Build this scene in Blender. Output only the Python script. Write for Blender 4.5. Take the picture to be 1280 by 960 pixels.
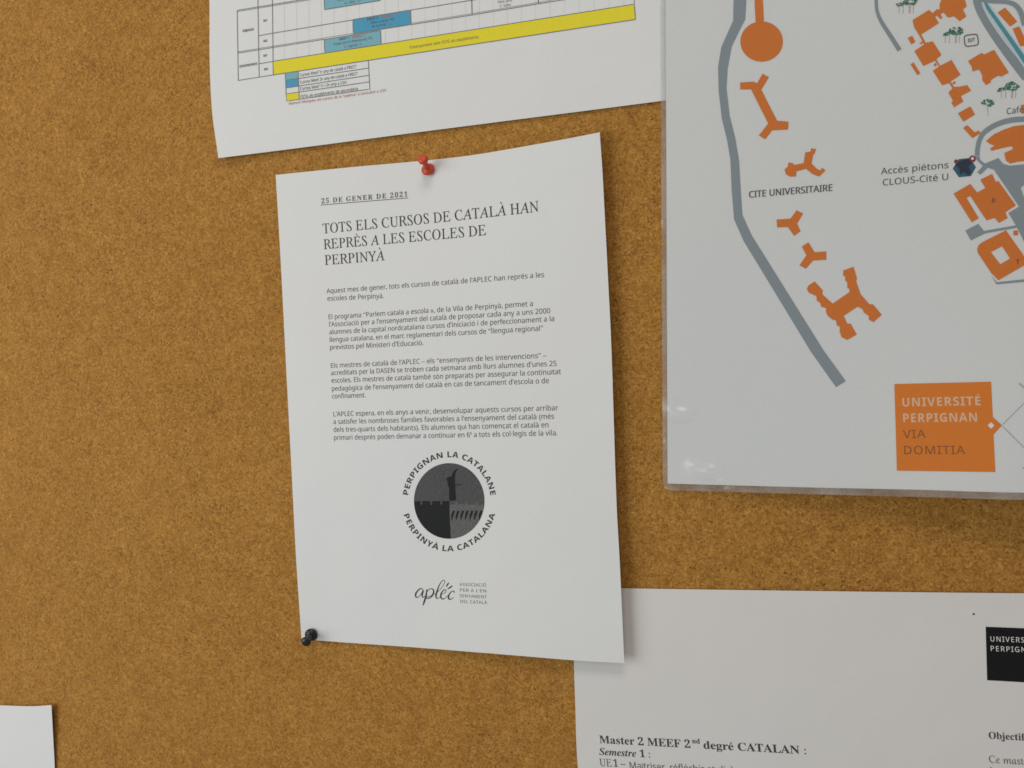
import bpy, bmesh, math, random, unicodedata
import numpy as np
from mathutils import Matrix, Vector
from mathutils.geometry import tessellate_polygon
random.seed(4)
for o in list(bpy.data.objects): bpy.data.objects.remove(o)
S = bpy.context.scene
COL = S.collection

# ---------------------------------------------------------------- camera
# the board is the plane y = 0, x to the right, z up; the phone is 0.43 m in front of it
YAW, PITCH, ROLL, DIST, FPX = 0.30573, -0.03630, -0.00713, 0.42625, 960.0
def cam_axes():
    cy, sy = math.cos(YAW), math.sin(YAW)
    d = np.array([-sy*math.cos(PITCH), cy*math.cos(PITCH), math.sin(PITCH)])
    r = np.array([cy, sy, 0.0]); u = np.cross(r, d)
    return d, r*math.cos(ROLL)+u*math.sin(ROLL), -r*math.sin(ROLL)+u*math.cos(ROLL)
AD, AR, AU = cam_axes()
cam = bpy.data.cameras.new('camera'); camo = bpy.data.objects.new('camera', cam); COL.objects.link(camo)
m = Matrix.Identity(4)
for i, ax in enumerate((AR, AU, -AD)):
    for j in range(3): m[j][i] = ax[j]
m[1][3] = -DIST
camo.matrix_world = m
cam.sensor_width = 36; cam.lens = FPX/1280*36; cam.clip_start = 0.01; cam.clip_end = 50
S.camera = camo
cam.dof.use_dof = True; cam.dof.focus_distance = 0.425; cam.dof.aperture_fstop = 16.0

# ---------------------------------------------------------------- light
w = bpy.data.worlds.new('World'); S.world = w; w.use_nodes = True
w.node_tree.nodes['Background'].inputs[0].default_value = (0.985, 0.985, 0.97, 1)
w.node_tree.nodes['Background'].inputs[1].default_value = 0.25
def area(name, loc, target, sx, sy, power, colour, spread=180):
    l = bpy.data.lights.new(name, 'AREA'); l.shape = 'RECTANGLE'; l.size = sx; l.size_y = sy
    l.energy = power; l.spread = math.radians(spread); l.color = colour
    o = bpy.data.objects.new(name, l); COL.objects.link(o); o.location = loc
    o.rotation_euler = (Vector(target)-Vector(loc)).to_track_quat('-Z', 'Y').to_euler()
    return o
area('window_light', (-1.1, -0.98, -0.04), (-0.25, 0, -0.02), 1.0, 1.1, 4.7, (0.94, 0.98, 1.0), 115)
area('room_light', (0.1, -1.25, 1.6), (0.0, 0, 0), 0.8, 0.45, 11.2, (1.0, 0.875, 0.76))
S.view_settings.view_transform = 'Standard'; S.view_settings.look = 'None'
S.view_settings.exposure = 0.06; S.view_settings.gamma = 1
S.render.engine = 'CYCLES'
S.cycles.max_bounces = 8; S.cycles.transparent_max_bounces = 16
S.cycles.filter_width = 1.6

# ---------------------------------------------------------------- lettering from the built-in font
STY = {'sans': (0x1D5A0, 0x1D5BA, 0x1D7E2, 0), 'sansb': (0x1D5D4, 0x1D5EE, 0x1D7EC, 0), 'serifb': (0x1D400, 0x1D41A, 0x1D7CE, 0),
       'serif': (0x1D434, 0x1D44E, 0x1D7CE, -.285), 'serifbi': (0x1D468, 0x1D482, 0x1D7CE, 0), 'plain': (0, 0, 0, 0), 'serift': (0x1D400, 0x1D41A, 0x1D7CE, 0)}
MARKS = {'\u0300': 'grave', '\u0301': 'acute', '\u0302': 'hat', '\u0308': 'dots', '\u0327': 'ced'}
fc = bpy.data.curves.new('glyph', 'FONT'); fc.resolution_u = 3
fo = bpy.data.objects.new('glyph', fc); COL.objects.link(fo)
def rows_of(rows):
    """outlines of many short strings from one evaluation: one string per line"""
    SP = 4.0
    fc.space_line = SP; fc.body = '\n'.join(rows)
    dg = bpy.context.evaluated_depsgraph_get(); dg.update()
    me = bpy.data.meshes.new_from_object(fo.evaluated_get(dg))
    V = np.array([v.co[:2] for v in me.vertices]); F = [tuple(p.vertices) for p in me.polygons]
    bpy.data.meshes.remove(me)
    pitch = LINE_PITCH[0]; ln_ = np.rint(-V[:, 1]/pitch).astype(int)
    out = []
    for k in range(len(rows)):
        idx = np.nonzero(ln_ == k)[0]; mp_ = {int(a): b for b, a in enumerate(idx)}
        out.append((V[idx]+[0, k*pitch], mp_))
    fl = [[] for _ in rows]
    for f in F: k = int(ln_[f[0]]); fl[k].append(tuple(out[k][1][i] for i in f))
    return [(o[0].reshape(-1, 2), f) for o, f in zip(out, fl)]
LINE_PITCH = [0]
def measure_pitch():
    fc.space_line = 4.0; fc.body = 'H\nH'
    dg = bpy.context.evaluated_depsgraph_get(); dg.update()
    me = bpy.data.meshes.new_from_object(fo.evaluated_get(dg)); y = np.array([v.co[1] for v in me.vertices]); bpy.data.meshes.remove(me)
    lo = y[y < -1]; LINE_PITCH[0] = float(y[y > -1].max()-lo.max())
measure_pitch()
GC = {}
def styled(ch, style):
    U, l, D, sh = STY[style]
    if U:
        if 'A' <= ch <= 'Z': return chr(U+ord(ch)-65)
        if 'a' <= ch <= 'z': return '\u210e' if (l == 0x1D44E and ch == 'h') else chr(l+ord(ch)-97)
        if ch.isdigit() and D: return chr(D+ord(ch)-48)
    return ch
def load_glyphs(pairs):
    pairs = sorted(set(pairs)); cs = [styled(*p) for p in pairs]
    A = rows_of(cs+['H']); Bq = rows_of(['H'+c+'H' for c in cs]+['HH']); hh = np.ptp(Bq[-1][0][:, 0])
    for (ch, st), c, (V, F), (W_, _) in zip(pairs, cs, A, Bq):
        if len(V) and c != ch and STY[st][3] and not ch.isdigit(): V = V+np.stack([V[:, 1]*STY[st][3], V[:, 1]*0], 1)
        GC[ch, st] = (V, F, float(np.ptp(W_[:, 0])-hh))
def glyph(ch, style):
    return GC[ch, style]
def quad(cx, cy, dx, dy, t):
    d = np.array([dx, dy]); n = np.array([-dy, dx])/np.hypot(dx, dy)*t/2; c = np.array([cx, cy])
    return np.array([c-d/2-n, c+d/2-n, c+d/2+n, c-d/2+n])
def layout(body, style, track=0.0, fit=None):
    V, F, x, n = [], [], 0.0, 0; w = None
    ref = glyph('H', style)[0]; ch = ref[:, 1].max()
    logo_i = style.startswith('logo')
    for idx, c0 in enumerate(body):
        if fit is not None and idx == fit: w = x-track
        d = unicodedata.normalize('NFD', c0) if c0 != '\u00aa' else c0; base = d[0]; mk = [MARKS[k] for k in d[1:] if k in MARKS]
        g = glyph('\u0131' if base == 'i' and mk else base, style)
        if len(g[0]):
            V.append(g[0]+[x, 0]); F += [tuple(i+n for i in f) for f in g[1]]; n += len(g[0])
            cx = x+(g[0][:, 0].min()+g[0][:, 0].max())/2; ty = g[0][:, 1].max()
            th = .07 if style in ('sansb', 'serifb') else .05
            for k in mk:
                qs = {'grave': [quad(cx-.02, ty+.13, -.12, .15, th)], 'acute': [quad(cx+.03, ty+.13, .12, .15, th)],
                      'hat': [quad(cx-.05, ty+.11, .1, .08, th), quad(cx+.05, ty+.11, .1, -.08, th)],
                      'dots': [quad(cx-.09, ty+.12, .07, 0, .07), quad(cx+.09, ty+.12, .07, 0, .07)], 'ced': [quad(cx, -.1, .05, -.12, th)]}[k]
                for q in qs: V.append(q); F.append((n, n+1, n+2, n+3)); n += 4
        x += g[2]+track
    tot = x-track
    return np.vstack(V), F, (w if w is not None else tot), ch

ALPHA = "ABCDEFGHIJLMNOPQRSTUVWYZabcdefghijlmnopqrstuvyz0123456789.,:()'\"!-–“”»·ª \u0131"
load_glyphs([(c, 'sans') for c in ALPHA]+[(c, 'sansb') for c in 'ABCDEFGHIJLMNOPRSTUVY125- ()']+[(c, 'serif') for c in 'ABCDEHILNOPRSTUYaefmorst1– ']
            +[(c, 'serifb') for c in 'ABCDEFGHLMNORTOabcdefgijrnst0125: ']+[(c, 'serifbi') for c in 'HSemstr1: '])
bpy.data.objects.remove(fo); bpy.data.curves.remove(fc)

# ---------------------------------------------------------------- materials
def mat(name):
    m = bpy.data.materials.new(name); m.use_nodes = True
    nt = m.node_tree; return m, nt, nt.nodes['Principled BSDF']
def N(nt, t, **k):
    n = nt.nodes.new(t)
    for a, v in k.items():
        if a in n.bl_rna.properties: setattr(n, a, v)
        else: n.inputs[a.replace('_', ' ')].default_value = v
    return n
def ramp(nt, src, stops):
    r = nt.nodes.new('ShaderNodeValToRGB'); e = r.color_ramp.elements
    while len(e) < len(stops): e.new(0.5)
    for q, (p, c) in zip(e, stops): q.position = p; q.color = (*c, 1)
    nt.links.new(src, r.inputs[0]); return r.outputs[0]
def mix(nt, kind, fac, a, b):
    n = nt.nodes.new('ShaderNodeMix'); n.data_type = 'RGBA'; n.blend_type = kind
    for k, v in ((0, fac), (6, a), (7, b)):
        if hasattr(v, 'links'): nt.links.new(v, n.inputs[k])
        elif isinstance(v, tuple): n.inputs[k].default_value = (*v, 1)
        else: n.inputs[k].default_value = v
    return n.outputs[2]
def cork_material():
    m, nt, b = mat('cork')
    tc = nt.nodes.new('ShaderNodeTexCoord').outputs['Object']
    L = nt.links.new
    # granules: each cell of two sizes has its own tone
    warp = N(nt, 'ShaderNodeTexNoise', Scale=420.0, Detail=2.0); L(tc, warp.inputs['Vector'])
    sub = nt.nodes.new('ShaderNodeVectorMath'); sub.operation = 'MULTIPLY_ADD'
    L(warp.outputs['Color'], sub.inputs[0]); sub.inputs[1].default_value = (.0022, .0022, .0022); L(tc, sub.inputs[2])
    P = sub.outputs[0]
    v1 = N(nt, 'ShaderNodeTexVoronoi', Scale=520.0); L(P, v1.inputs['Vector'])
    v2 = N(nt, 'ShaderNodeTexVoronoi', Scale=1150.0); L(P, v2.inputs['Vector'])
    s1 = nt.nodes.new('ShaderNodeSeparateColor'); L(v1.outputs['Color'], s1.inputs[0])
    s2 = nt.nodes.new('ShaderNodeSeparateColor'); L(v2.outputs['Color'], s2.inputs[0])
    c1 = ramp(nt, s1.outputs[0], [(0, (.345, .160, .029)), (.5, (.398, .193, .038)), (1, (.445, .224, .049))])
    c2 = ramp(nt, s2.outputs[1], [(0, (.66, .61, .53)), (.25, (.91, .89, .86)), (.75, (1.03, 1.03, 1.03)), (1, (1.26, 1.29, 1.35))])
    c = mix(nt, 'MULTIPLY', 1.0, c1, c2)
    # broad uneven tone
    n1 = N(nt, 'ShaderNodeTexNoise', Scale=16.0, Detail=3.0); L(tc, n1.inputs['Vector'])
    c = mix(nt, 'MULTIPLY', 1.0, c, ramp(nt, n1.outputs[0], [(.3, (.97, .955, .93)), (.7, (1.03, 1.035, 1.05))]))
    n1b = N(nt, 'ShaderNodeTexNoise', Scale=110.0, Detail=4.0); L(tc, n1b.inputs['Vector'])
    c = mix(nt, 'MULTIPLY', 1.0, c, ramp(nt, n1b.outputs[0], [(.3, (.92, .90, .87)), (.55, (1, 1, 1)), (.75, (1.05, 1.06, 1.07))]))
    # fine dark bark flecks, denser in patches
    n2 = N(nt, 'ShaderNodeTexNoise', Scale=850.0, Detail=2.0, Roughness=.6, Distortion=.8); L(P, n2.inputs['Vector'])
    n3 = N(nt, 'ShaderNodeTexNoise', Scale=38.0, Detail=2.0); L(tc, n3.inputs['Vector'])
    add = nt.nodes.new('ShaderNodeMath'); add.operation = 'MULTIPLY_ADD'; L(n3.outputs[0], add.inputs[0]); add.inputs[1].default_value = .16; L(n2.outputs[0], add.inputs[2])
    f = ramp(nt, add.outputs[0], [(0, (0, 0, 0)), (.685, (0, 0, 0)), (.76, (.78, .78, .78))])
    c = mix(nt, 'MIX', f, c, (.11, .042, .010))
    # sparse pale chips
    n4 = N(nt, 'ShaderNodeTexNoise', Scale=430.0, Detail=1.0, Distortion=1.2); L(P, n4.inputs['Vector'])
    f2 = ramp(nt, n4.outputs[0], [(0, (0, 0, 0)), (.715, (0, 0, 0)), (.77, (.6, .6, .6))])
    c = mix(nt, 'MIX', f2, c, (.56, .36, .15))
    L(c, b.inputs['Base Color']); b.inputs['Roughness'].default_value = .86
    b.inputs['Specular IOR Level'].default_value = .22
    bm = N(nt, 'ShaderNodeBump', Strength=.32, Distance=.0005)
    ad = nt.nodes.new('ShaderNodeMath'); ad.operation = 'SUBTRACT'; L(s2.outputs[0], ad.inputs[0]); L(f, ad.inputs[1])
    L(ad.outputs[0], bm.inputs['Height']); L(bm.outputs[0], b.inputs['Normal'])
    return m
def paper_material(name, col, wave=.42, rough=.75):
    m, nt, b = mat(name); L = nt.links.new
    tc = nt.nodes.new('ShaderNodeTexCoord').outputs['Object']
    n = N(nt, 'ShaderNodeTexNoise', Scale=900.0, Detail=3.0); L(tc, n.inputs['Vector'])
    c = ramp(nt, n.outputs[0], [(.25, tuple(x*.975 for x in col)), (.75, tuple(min(.9, x*1.015) for x in col))])
    n2 = N(nt, 'ShaderNodeTexNoise', Scale=9.0, Detail=2.0); L(tc, n2.inputs['Vector'])
    c = mix(nt, 'MULTIPLY', 1.0, c, ramp(nt, n2.outputs[0], [(.3, (1, .992, .98)), (.7, (.985, .995, 1))]))
    L(c, b.inputs['Base Color']); b.inputs['Roughness'].default_value = rough
    b.inputs['Specular IOR Level'].default_value = .25
    n3 = N(nt, 'ShaderNodeTexNoise', Scale=14.0, Detail=2.0); L(tc, n3.inputs['Vector'])
    bm = N(nt, 'ShaderNodeBump', Strength=wave, Distance=.004); L(n3.outputs[0], bm.inputs['Height'])
    bm2 = N(nt, 'ShaderNodeBump', Strength=.12, Distance=.0002); L(n.outputs[0], bm2.inputs['Height']); L(bm.outputs[0], bm2.inputs['Normal'])
    L(bm2.outputs[0], b.inputs['Normal'])
    # thin paper lets a little light through
    tr = N(nt, 'ShaderNodeBsdfTranslucent'); L(c, tr.inputs[0])
    mx = nt.nodes.new('ShaderNodeMixShader'); mx.inputs[0].default_value = .10
    L(b.outputs[0], mx.inputs[1]); L(tr.outputs[0], mx.inputs[2]); L(mx.outputs[0], nt.nodes['Material Output'].inputs[0])
    return m
INKS = {}
def ink(name, col, grain=.12, rough=.6, scale=1400.0):
    if name in INKS: return INKS[name]
    m, nt, b = mat('ink_'+name); L = nt.links.new
    tc = nt.nodes.new('ShaderNodeTexCoord').outputs['Object']
    n = N(nt, 'ShaderNodeTexNoise', Scale=scale, Detail=2.0); L(tc, n.inputs['Vector'])
    c = ramp(nt, n.outputs[0], [(.3, tuple(x*(1-grain) for x in col)), (.7, tuple(min(1, x*(1+grain)) for x in col))])
    L(c, b.inputs['Base Color']); b.inputs['Roughness'].default_value = rough
    b.inputs['Specular IOR Level'].default_value = .12
    INKS[name] = m; return m
M_CORK = cork_material()
M_PAPER = paper_material('white_paper', (.80, .80, .785))
M_PAPER2 = paper_material('programme_paper', (.765, .742, .715))
M_MAPPAPER = paper_material('map_paper', (.79, .79, .77), .15)
K = ink('black', (.06, .06, .06), .3)
KS = ink('soft_black', (.13, .13, .13), .35)
GR = ink('grey_line', (.20, .19, .18))
FAINT = ink('faint_line', (.69, .68, .66))
YEL = ink('yellow', (.76, .66, .04), .05)
BLU = ink('light_blue', (.20, .43, .50), .05)
BLU2 = ink('blue', (.085, .33, .50), .05)
RED = ink('red', (.50, .17, .13))
ORA = ink('orange', (.66, .175, .016), .04)
ROAD = ink('road_grey', (.25, .29, .31), .04)
TEAL = ink('teal', (.08, .28, .33), .05)
PALEBLUE = ink('pale_blue', (.50, .64, .68), .05)
NAVY = ink('navy', (.012, .022, .05), .2)
DTEAL = ink('dark_teal', (.015, .11, .16), .1)
DRED = ink('dark_red', (.24, .03, .04), .2)
DBROWN = ink('brown', (.20, .055, .02))
WHT = ink('white_print', (.78, .77, .74), .03)
GREEN = ink('green', (.045, .20, .11), .5, .6, 900.0)
TRUNK = ink('trunk_brown', (.46, .40, .34), .2)
SOFTG = ink('map_text', (.09, .085, .085), .2)
BOX = ink('box_black', (.012, .012, .013), .2, .45)
PEACH = ink('peach', (.75, .50, .33), .03)

# ---------------------------------------------------------------- geometry helpers
def unproj(px, py, lift=0.0):
    px = np.asarray(px, float); py = np.asarray(py, float); lift = np.asarray(lift, float)
    ray = AD[:, None] + AR[:, None]*((px.ravel()-640)/FPX) - AU[:, None]*((py.ravel()-480)/FPX)
    t = (DIST-lift.ravel())/ray[1]
    return np.stack([ray[0]*t, ray[2]*t], 1)            # board x, z
def proj(x, z, lift=0.0):
    p = np.array([x, DIST-lift, z]); k = FPX/(p@AD)
    return (640+(p@AR)*k, 480-(p@AU)*k)
class Surface:
    """height of a sheet above the board, smooth through control points (px, py, lift)"""
    def __init__(s, ctrl, floor=.0004):
        s.c = unproj([c[0] for c in ctrl], [c[1] for c in ctrl], [c[2] for c in ctrl])
        n = len(ctrl); A = np.zeros((n+3, n+3)); A[:n, :n] = s.k(s.c, s.c)
        A[:n, n] = 1; A[:n, n+1:] = s.c; A[n, :n] = 1; A[n+1:, :n] = s.c.T
        s.w = np.linalg.solve(A, np.r_[[c[2] for c in ctrl], 0, 0, 0]); s.floor = floor
    def k(s, a, b):
        r = np.linalg.norm(a[:, None]-b[None], axis=2)+1e-9; return r*r*np.log(r)
    def h(s, xz):
        n = len(s.c); v = s.k(xz, s.c)@s.w[:n]+s.w[n]+xz@s.w[n+1:]
        f = s.floor; d = v-f
        return f+.5*(d+np.sqrt(d*d+4e-7))
    def at(s, px, py, eps=0.0):
        lift = np.zeros(len(np.ravel(px)))
        for _ in range(7):
            xz = unproj(px, py, lift+eps); lift = s.h(xz)
        return xz
    def pts(s, xz, eps):
        return np.stack([xz[:, 0], -(s.h(xz)+eps), xz[:, 1]], 1)
def mesh_obj(name, verts, faces, material, parent=None, smooth=False):
    me = bpy.data.meshes.new(name)
    off = np.array(parent['base']) if parent is not None and 'base' in parent else np.zeros(3)
    if parent is not None and 'base' not in parent and parent.parent is not None: off = np.array(parent.parent['base'])
    me.from_pydata([tuple(v) for v in (np.asarray(verts)-off)], [], [tuple(int(i) for i in f) for f in faces])
    me.materials.append(material)
    if smooth:
        for p in me.polygons: p.use_smooth = True
    o = bpy.data.objects.new(name, me); COL.objects.link(o)
    if parent is not None: o.parent = parent
    return o
def thing(name, label, cat, loc, group=None):
    o = bpy.data.objects.new(name, None); COL.objects.link(o); o.location = loc; o.empty_display_size = .02
    o['label'] = label; o['category'] = cat; o['base'] = [float(v) for v in loc]
    if group: o['group'] = group
    return o
def curve_pts(pl, n):
    """n points along a polyline, evenly by length, smoothed with Catmull-Rom"""
    pl = np.array(pl, float)
    # even out long last or first legs so the smooth curve does not overshoot
    q = [pl[0]]; ref = np.median(np.linalg.norm(np.diff(pl, axis=0), axis=1))
    for a, b in zip(pl[:-1], pl[1:]):
        k = max(1, int(np.linalg.norm(b-a)/(ref*1.3)))
        q += [a+(b-a)*j/k for j in range(1, k+1)]
    pl = np.array(q)
    if len(pl) > 2:
        P = np.vstack([2*pl[0]-pl[1], pl, 2*pl[-1]-pl[-2]]); out = []
        for i in range(1, len(P)-2):
            for t in np.linspace(0, 1, 12, endpoint=False):
                a, b, c, d = P[i-1:i+3]
                out.append(.5*((2*b)+(c-a)*t+(2*a-5*b+4*c-d)*t*t+(3*b-a-3*c+d)*t**3))
        out.append(pl[-1]); pl = np.array(out)
    L = np.r_[0, np.cumsum(np.linalg.norm(np.diff(pl, axis=0), axis=1))]
    s = np.linspace(0, L[-1], n)
    return np.stack([np.interp(s, L, pl[:, 0]), np.interp(s, L, pl[:, 1])], 1)
def sheet_grid(top, right, bottom, left, nu, nv):
    """Coons patch; top/bottom run left to right, left/right run top to bottom"""
    T, Bt = curve_pts(top, nu+1), curve_pts(bottom, nu+1); Lf, Rt = curve_pts(left, nv+1), curve_pts(right, nv+1)
    u = np.linspace(0, 1, nu+1)[None, :, None]; v = np.linspace(0, 1, nv+1)[:, None, None]
    g = (1-v)*T[None]+v*Bt[None]+(1-u)*Lf[:, None]+u*Rt[:, None]
    g -= (1-u)*(1-v)*T[0]+u*(1-v)*T[-1]+(1-u)*v*Bt[0]+u*v*Bt[-1]
    return g
def slab(name, surf, grid, eps, thick, material, parent):
    nv, nu = grid.shape[:2]
    xz = surf.at(grid[..., 0].ravel(), grid[..., 1].ravel(), eps)
    front = surf.pts(xz, eps); back = front+np.array([0, thick, 0]); n = nu*nv
    F = []
    for j in range(nv-1):
        for i in range(nu-1):
            a = j*nu+i; b = a+1; c = a+nu+1; d = a+nu
            F += [(a, d, c, b), (n+a, n+b, n+c, n+d)]
    edge = [i for i in range(nu)]+[j*nu+nu-1 for j in range(1, nv)]+[(nv-1)*nu+i for i in range(nu-2, -1, -1)]+[j*nu for j in range(nv-2, 0, -1)]
    ne = len(edge); m0 = 2*n
    for k in range(ne):
        k2 = (k+1) % ne; F.append((m0+k, m0+k2, m0+ne+k2, m0+ne+k))
    o = mesh_obj(name, np.vstack([front, back, front[edge], back[edge]]), F, material, parent)
    for p in o.data.polygons: p.use_smooth = p.index < 2*(nu-1)*(nv-1)
    return o
LAY = [.00010, .00014, .00018, .00022, .00026]
class Print:
    """collects flat printed shapes lying on one sheet into one mesh"""
    def __init__(s, surf): s.f = surf; s.V = []; s.F = []; s.n = 0
    def raw(s, P, F):
        s.V.append(P); s.F += [tuple(i+s.n for i in f) for f in F]; s.n += len(P)
    def poly(s, outline, holes=(), layer=0, maxe=22.0):
        loops = [[Vector((a, b, 0)) for a, b in l] for l in [outline, *holes]]
        tris = tessellate_polygon(loops); flat = [p for l in loops for p in l]
        bm = bmesh.new(); vs = [bm.verts.new(p) for p in flat]
        for t in tris:
            try: bm.faces.new([vs[i] for i in t])
            except ValueError: pass
        for _ in range(6):
            es = [e for e in bm.edges if e.calc_length() > maxe]
            if not es: break
            bmesh.ops.subdivide_edges(bm, edges=es, cuts=1)
            bmesh.ops.triangulate(bm, faces=[f for f in bm.faces if len(f.verts) > 3])
        for i, v in enumerate(bm.verts): v.index = i
        px = np.array([v.co[:2] for v in bm.verts]); F = [[v.index for v in f.verts] for f in bm.faces]; bm.free()
        # face the viewer
        F2 = []
        for f in F:
            a, b, c = px[f[0]], px[f[1]], px[f[2]]
            cr = (b[0]-a[0])*(c[1]-a[1])-(b[1]-a[1])*(c[0]-a[0])
            F2.append(f if cr < 0 else f[::-1])
        eps = LAY[layer]; xz = s.f.at(px[:, 0], px[:, 1], eps); s.raw(s.f.pts(xz, eps), F2); return s
    def line(s, pts, width, layer=1, seg=14, smooth=False):
        """ribbon; width one number or one per point"""
        pts = np.array(pts, float); ws = np.full(len(pts), width, float) if np.isscalar(width) else np.array(width, float)
        L = np.r_[0, np.cumsum(np.linalg.norm(np.diff(pts, axis=0), axis=1))]
        n = max(2, int(L[-1]/seg)+2)
        if smooth: n = max(n, 5*len(pts)); c = curve_pts(pts, n)
        else:
            q = np.unique(np.r_[L, np.linspace(0, L[-1], n)]); c = np.stack([np.interp(q, L, pts[:, 0]), np.interp(q, L, pts[:, 1])], 1); n = len(q)
        L2 = np.r_[0, np.cumsum(np.linalg.norm(np.diff(c, axis=0), axis=1))]; wv = np.interp(L2/L2[-1], L/L[-1], ws)
        t = np.gradient(c, axis=0); t /= np.linalg.norm(t, axis=1)[:, None]+1e-9
        nr = np.stack([-t[:, 1], t[:, 0]], 1)*wv[:, None]/2
        px = np.vstack([c+nr, c-nr]); F = [(i, i+1, n+i+1, n+i) for i in range(n-1)]
        eps = LAY[layer]; xz = s.f.at(px[:, 0], px[:, 1], eps); s.raw(s.f.pts(xz, eps), F); return s
    def text(s, body, style, p0, p1, cap, layer=1, track=0.0, fit=None, bold=0.0):
        """baseline from pixel p0 to p1 (of the first `fit` characters), capital height in pixels"""
        P, F, w, ch = layout(body, style, track, fit)
        a, b, up = s.f.at([p0[0], p1[0], p0[0]], [p0[1], p1[1], p0[1]-cap], LAY[layer])
        d = b-a; sx = np.linalg.norm(d)/w; d = d/np.linalg.norm(d); u = np.array([-d[1], d[0]])
        sy = np.linalg.norm(up-a)/ch
        xz = a+P[:, :1]*sx*d+P[:, 1:]*sy*u
        s.raw(s.f.pts(xz, LAY[layer]), F); return s
    def arc(s, body, style, c, rx, ry, a0, a1, cap, outward=True, layer=1):
        P, F, w, ch = layout(body, style, .04, None)
        ang = np.radians(a0+(a1-a0)*P[:, 0]/w); k = P[:, 1]/ch*cap
        R = 1+(k if outward else -k)/rx
        px = np.stack([c[0]+rx*R*np.cos(ang), c[1]-ry*R*np.sin(ang)], 1)
        eps = LAY[layer]; xz = s.f.at(px[:, 0], px[:, 1], eps); s.raw(s.f.pts(xz, eps), F); return s
    def build(s, name, material, parent, label=None):
        o = mesh_obj(name, np.vstack(s.V), s.F, material, parent)
        if label: o['label'] = label
        return o

# a drawn alphabet piece for the university logo: capital I with bars comes from adding two serifs
def logo_text(pr, body, style, p0, p1, cap, layer, fit=None, track=.06):
    pr.text(body, style, p0, p1, cap, layer, track, fit)
    P, F, w, ch = layout(body, style, track, fit); x = 0
    a, b, up = pr.f.at([p0[0], p1[0], p0[0]], [p0[1], p1[1], p0[1]-cap], LAY[layer])
    d = b-a; sx = np.linalg.norm(d)/w; d = d/np.linalg.norm(d); u = np.array([-d[1], d[0]]); sy = np.linalg.norm(up-a)/ch
    for c in body:
        g = glyph(unicodedata.normalize('NFD', c)[0], style)
        if c == 'I':
            cx = x+g[0][:, 0].mean(); th = .1 if style == 'sansb' else .06
            for yy in (th/2, ch-th/2):
                q = quad(cx, yy, .36, 0, th); xz = a+q[:, :1]*sx*d+q[:, 1:]*sy*u
                pr.raw(pr.f.pts(xz, LAY[layer]+.00002), [(0, 1, 2, 3)])
        x += g[2]+track

# ---------------------------------------------------------------- wall and board
def box(name, x0, x1, y0, y1, z0, z1, material, parent=None):
    v = [(x, y, z) for x in (x0, x1) for y in (y0, y1) for z in (z0, z1)]
    f = [(0, 1, 3, 2), (4, 6, 7, 5), (0, 4, 5, 1), (2, 3, 7, 6), (0, 2, 6, 4), (1, 5, 7, 3)]
    return mesh_obj(name, v, f, material, parent)
mw = paper_material('painted_wall', (.7, .68, .62), .1)
wl = box('wall', -2.5, 2.5, .016, .1, -1.6, 1.6, mw); wl['kind'] = 'structure'
bd = thing('cork_board', 'large tan cork notice board with fine dark flecks behind all the pinned papers', 'notice board', (0, .012, -.55))
box('cork_sheet', -.9, .9, 0.0, .012, -.55, .55, M_CORK, bd)
M_ALU = ink('aluminium_frame', (.55, .55, .56), .03, .35); M_ALU.node_tree.nodes['Principled BSDF'].inputs['Metallic'].default_value = .9
for q in ((-.925, -.9, -.575, .575), (.9, .925, -.575, .575), (-.9, .9, .55, .575), (-.9, .9, -.575, -.55)):
    box('frame_rail', q[0], q[1], -.006, .014, q[2], q[3], M_ALU, bd)

def T(ox, oy, s):
    """pixel reader for a magnified detail"""
    return lambda *p: [(ox+a/s, oy+b/s) for a, b in p]
def root_at(surf, px, py):
    xz = surf.at([px], [py])[0]; return (float(xz[0]), 0.0, float(xz[1]))

# ================================================================ timetable (top)
sf = Surface([(273, 198, .004), (262, 0, .003), (400, 181, .002), (600, 155, .0015), (832, 125, .0012), (540, 0, .002), (860, 0, .0015), (420, 90, .0025), (900, -200, .002), (262, -250, .002)])
a = unproj([273], [197.6])[0]; b = unproj([832.5], [125.4])[0]; d = (b-a)/np.linalg.norm(b-a); u = np.array([-d[1], d[0]])
BR = proj(*(a+d*.290)); TR = proj(*(a+d*.290+u*.206)); TL = proj(*(a+u*.206))
t = thing('timetable_sheet', 'white sheet printed with a coloured timetable grid and a long yellow band, at the top', 'paper sheet', root_at(sf, 550, 0), 'papers pinned to the cork board')
g = sheet_grid([TL, TR], [TR, BR], [(273, 197.6), (381, 184), (545, 162.4), (751, 136), (832.5, 125.4), BR], [TL, (258.5, -110), (261.7, 0), (262, 77), (265.2, 140.6), (273, 197.6)], 56, 44)
slab('paper', sf, g, 0, .00012, M_PAPER, t)
Print(sf).poly([(341, 76.7), (792.8, 5.2), (794.2, 24.2), (341.8, 93.5)], layer=1).build('yellow_band', YEL, t)
for q in ([(405.5, 12), (475, .5), (474, -20), (405, -8.5)], [(405.3, 49.5), (475.5, 38), (476.3, 55.5), (406, 66.5)]):
    Print(sf).poly(q, layer=1).build('timetable_cell', BLU, t, 'light blue timetable cell')
Print(sf).poly([(441, 24.5), (512.8, 12.5), (513.8, 30.5), (441.5, 42)], layer=1).build('timetable_cell', BLU2, t, 'stronger blue timetable cell')
gl = Print(sf); LW = .85
def ln(*p, w=LW): gl.line(p, w, 2)
ln((296.4, 13.5), (297.7, 100.5)); ln((321.6, -40), (322.3, 0), (323.8, 96)); ln((339.6, -40), (340.4, 0), (341.4, 93.5))
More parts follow.
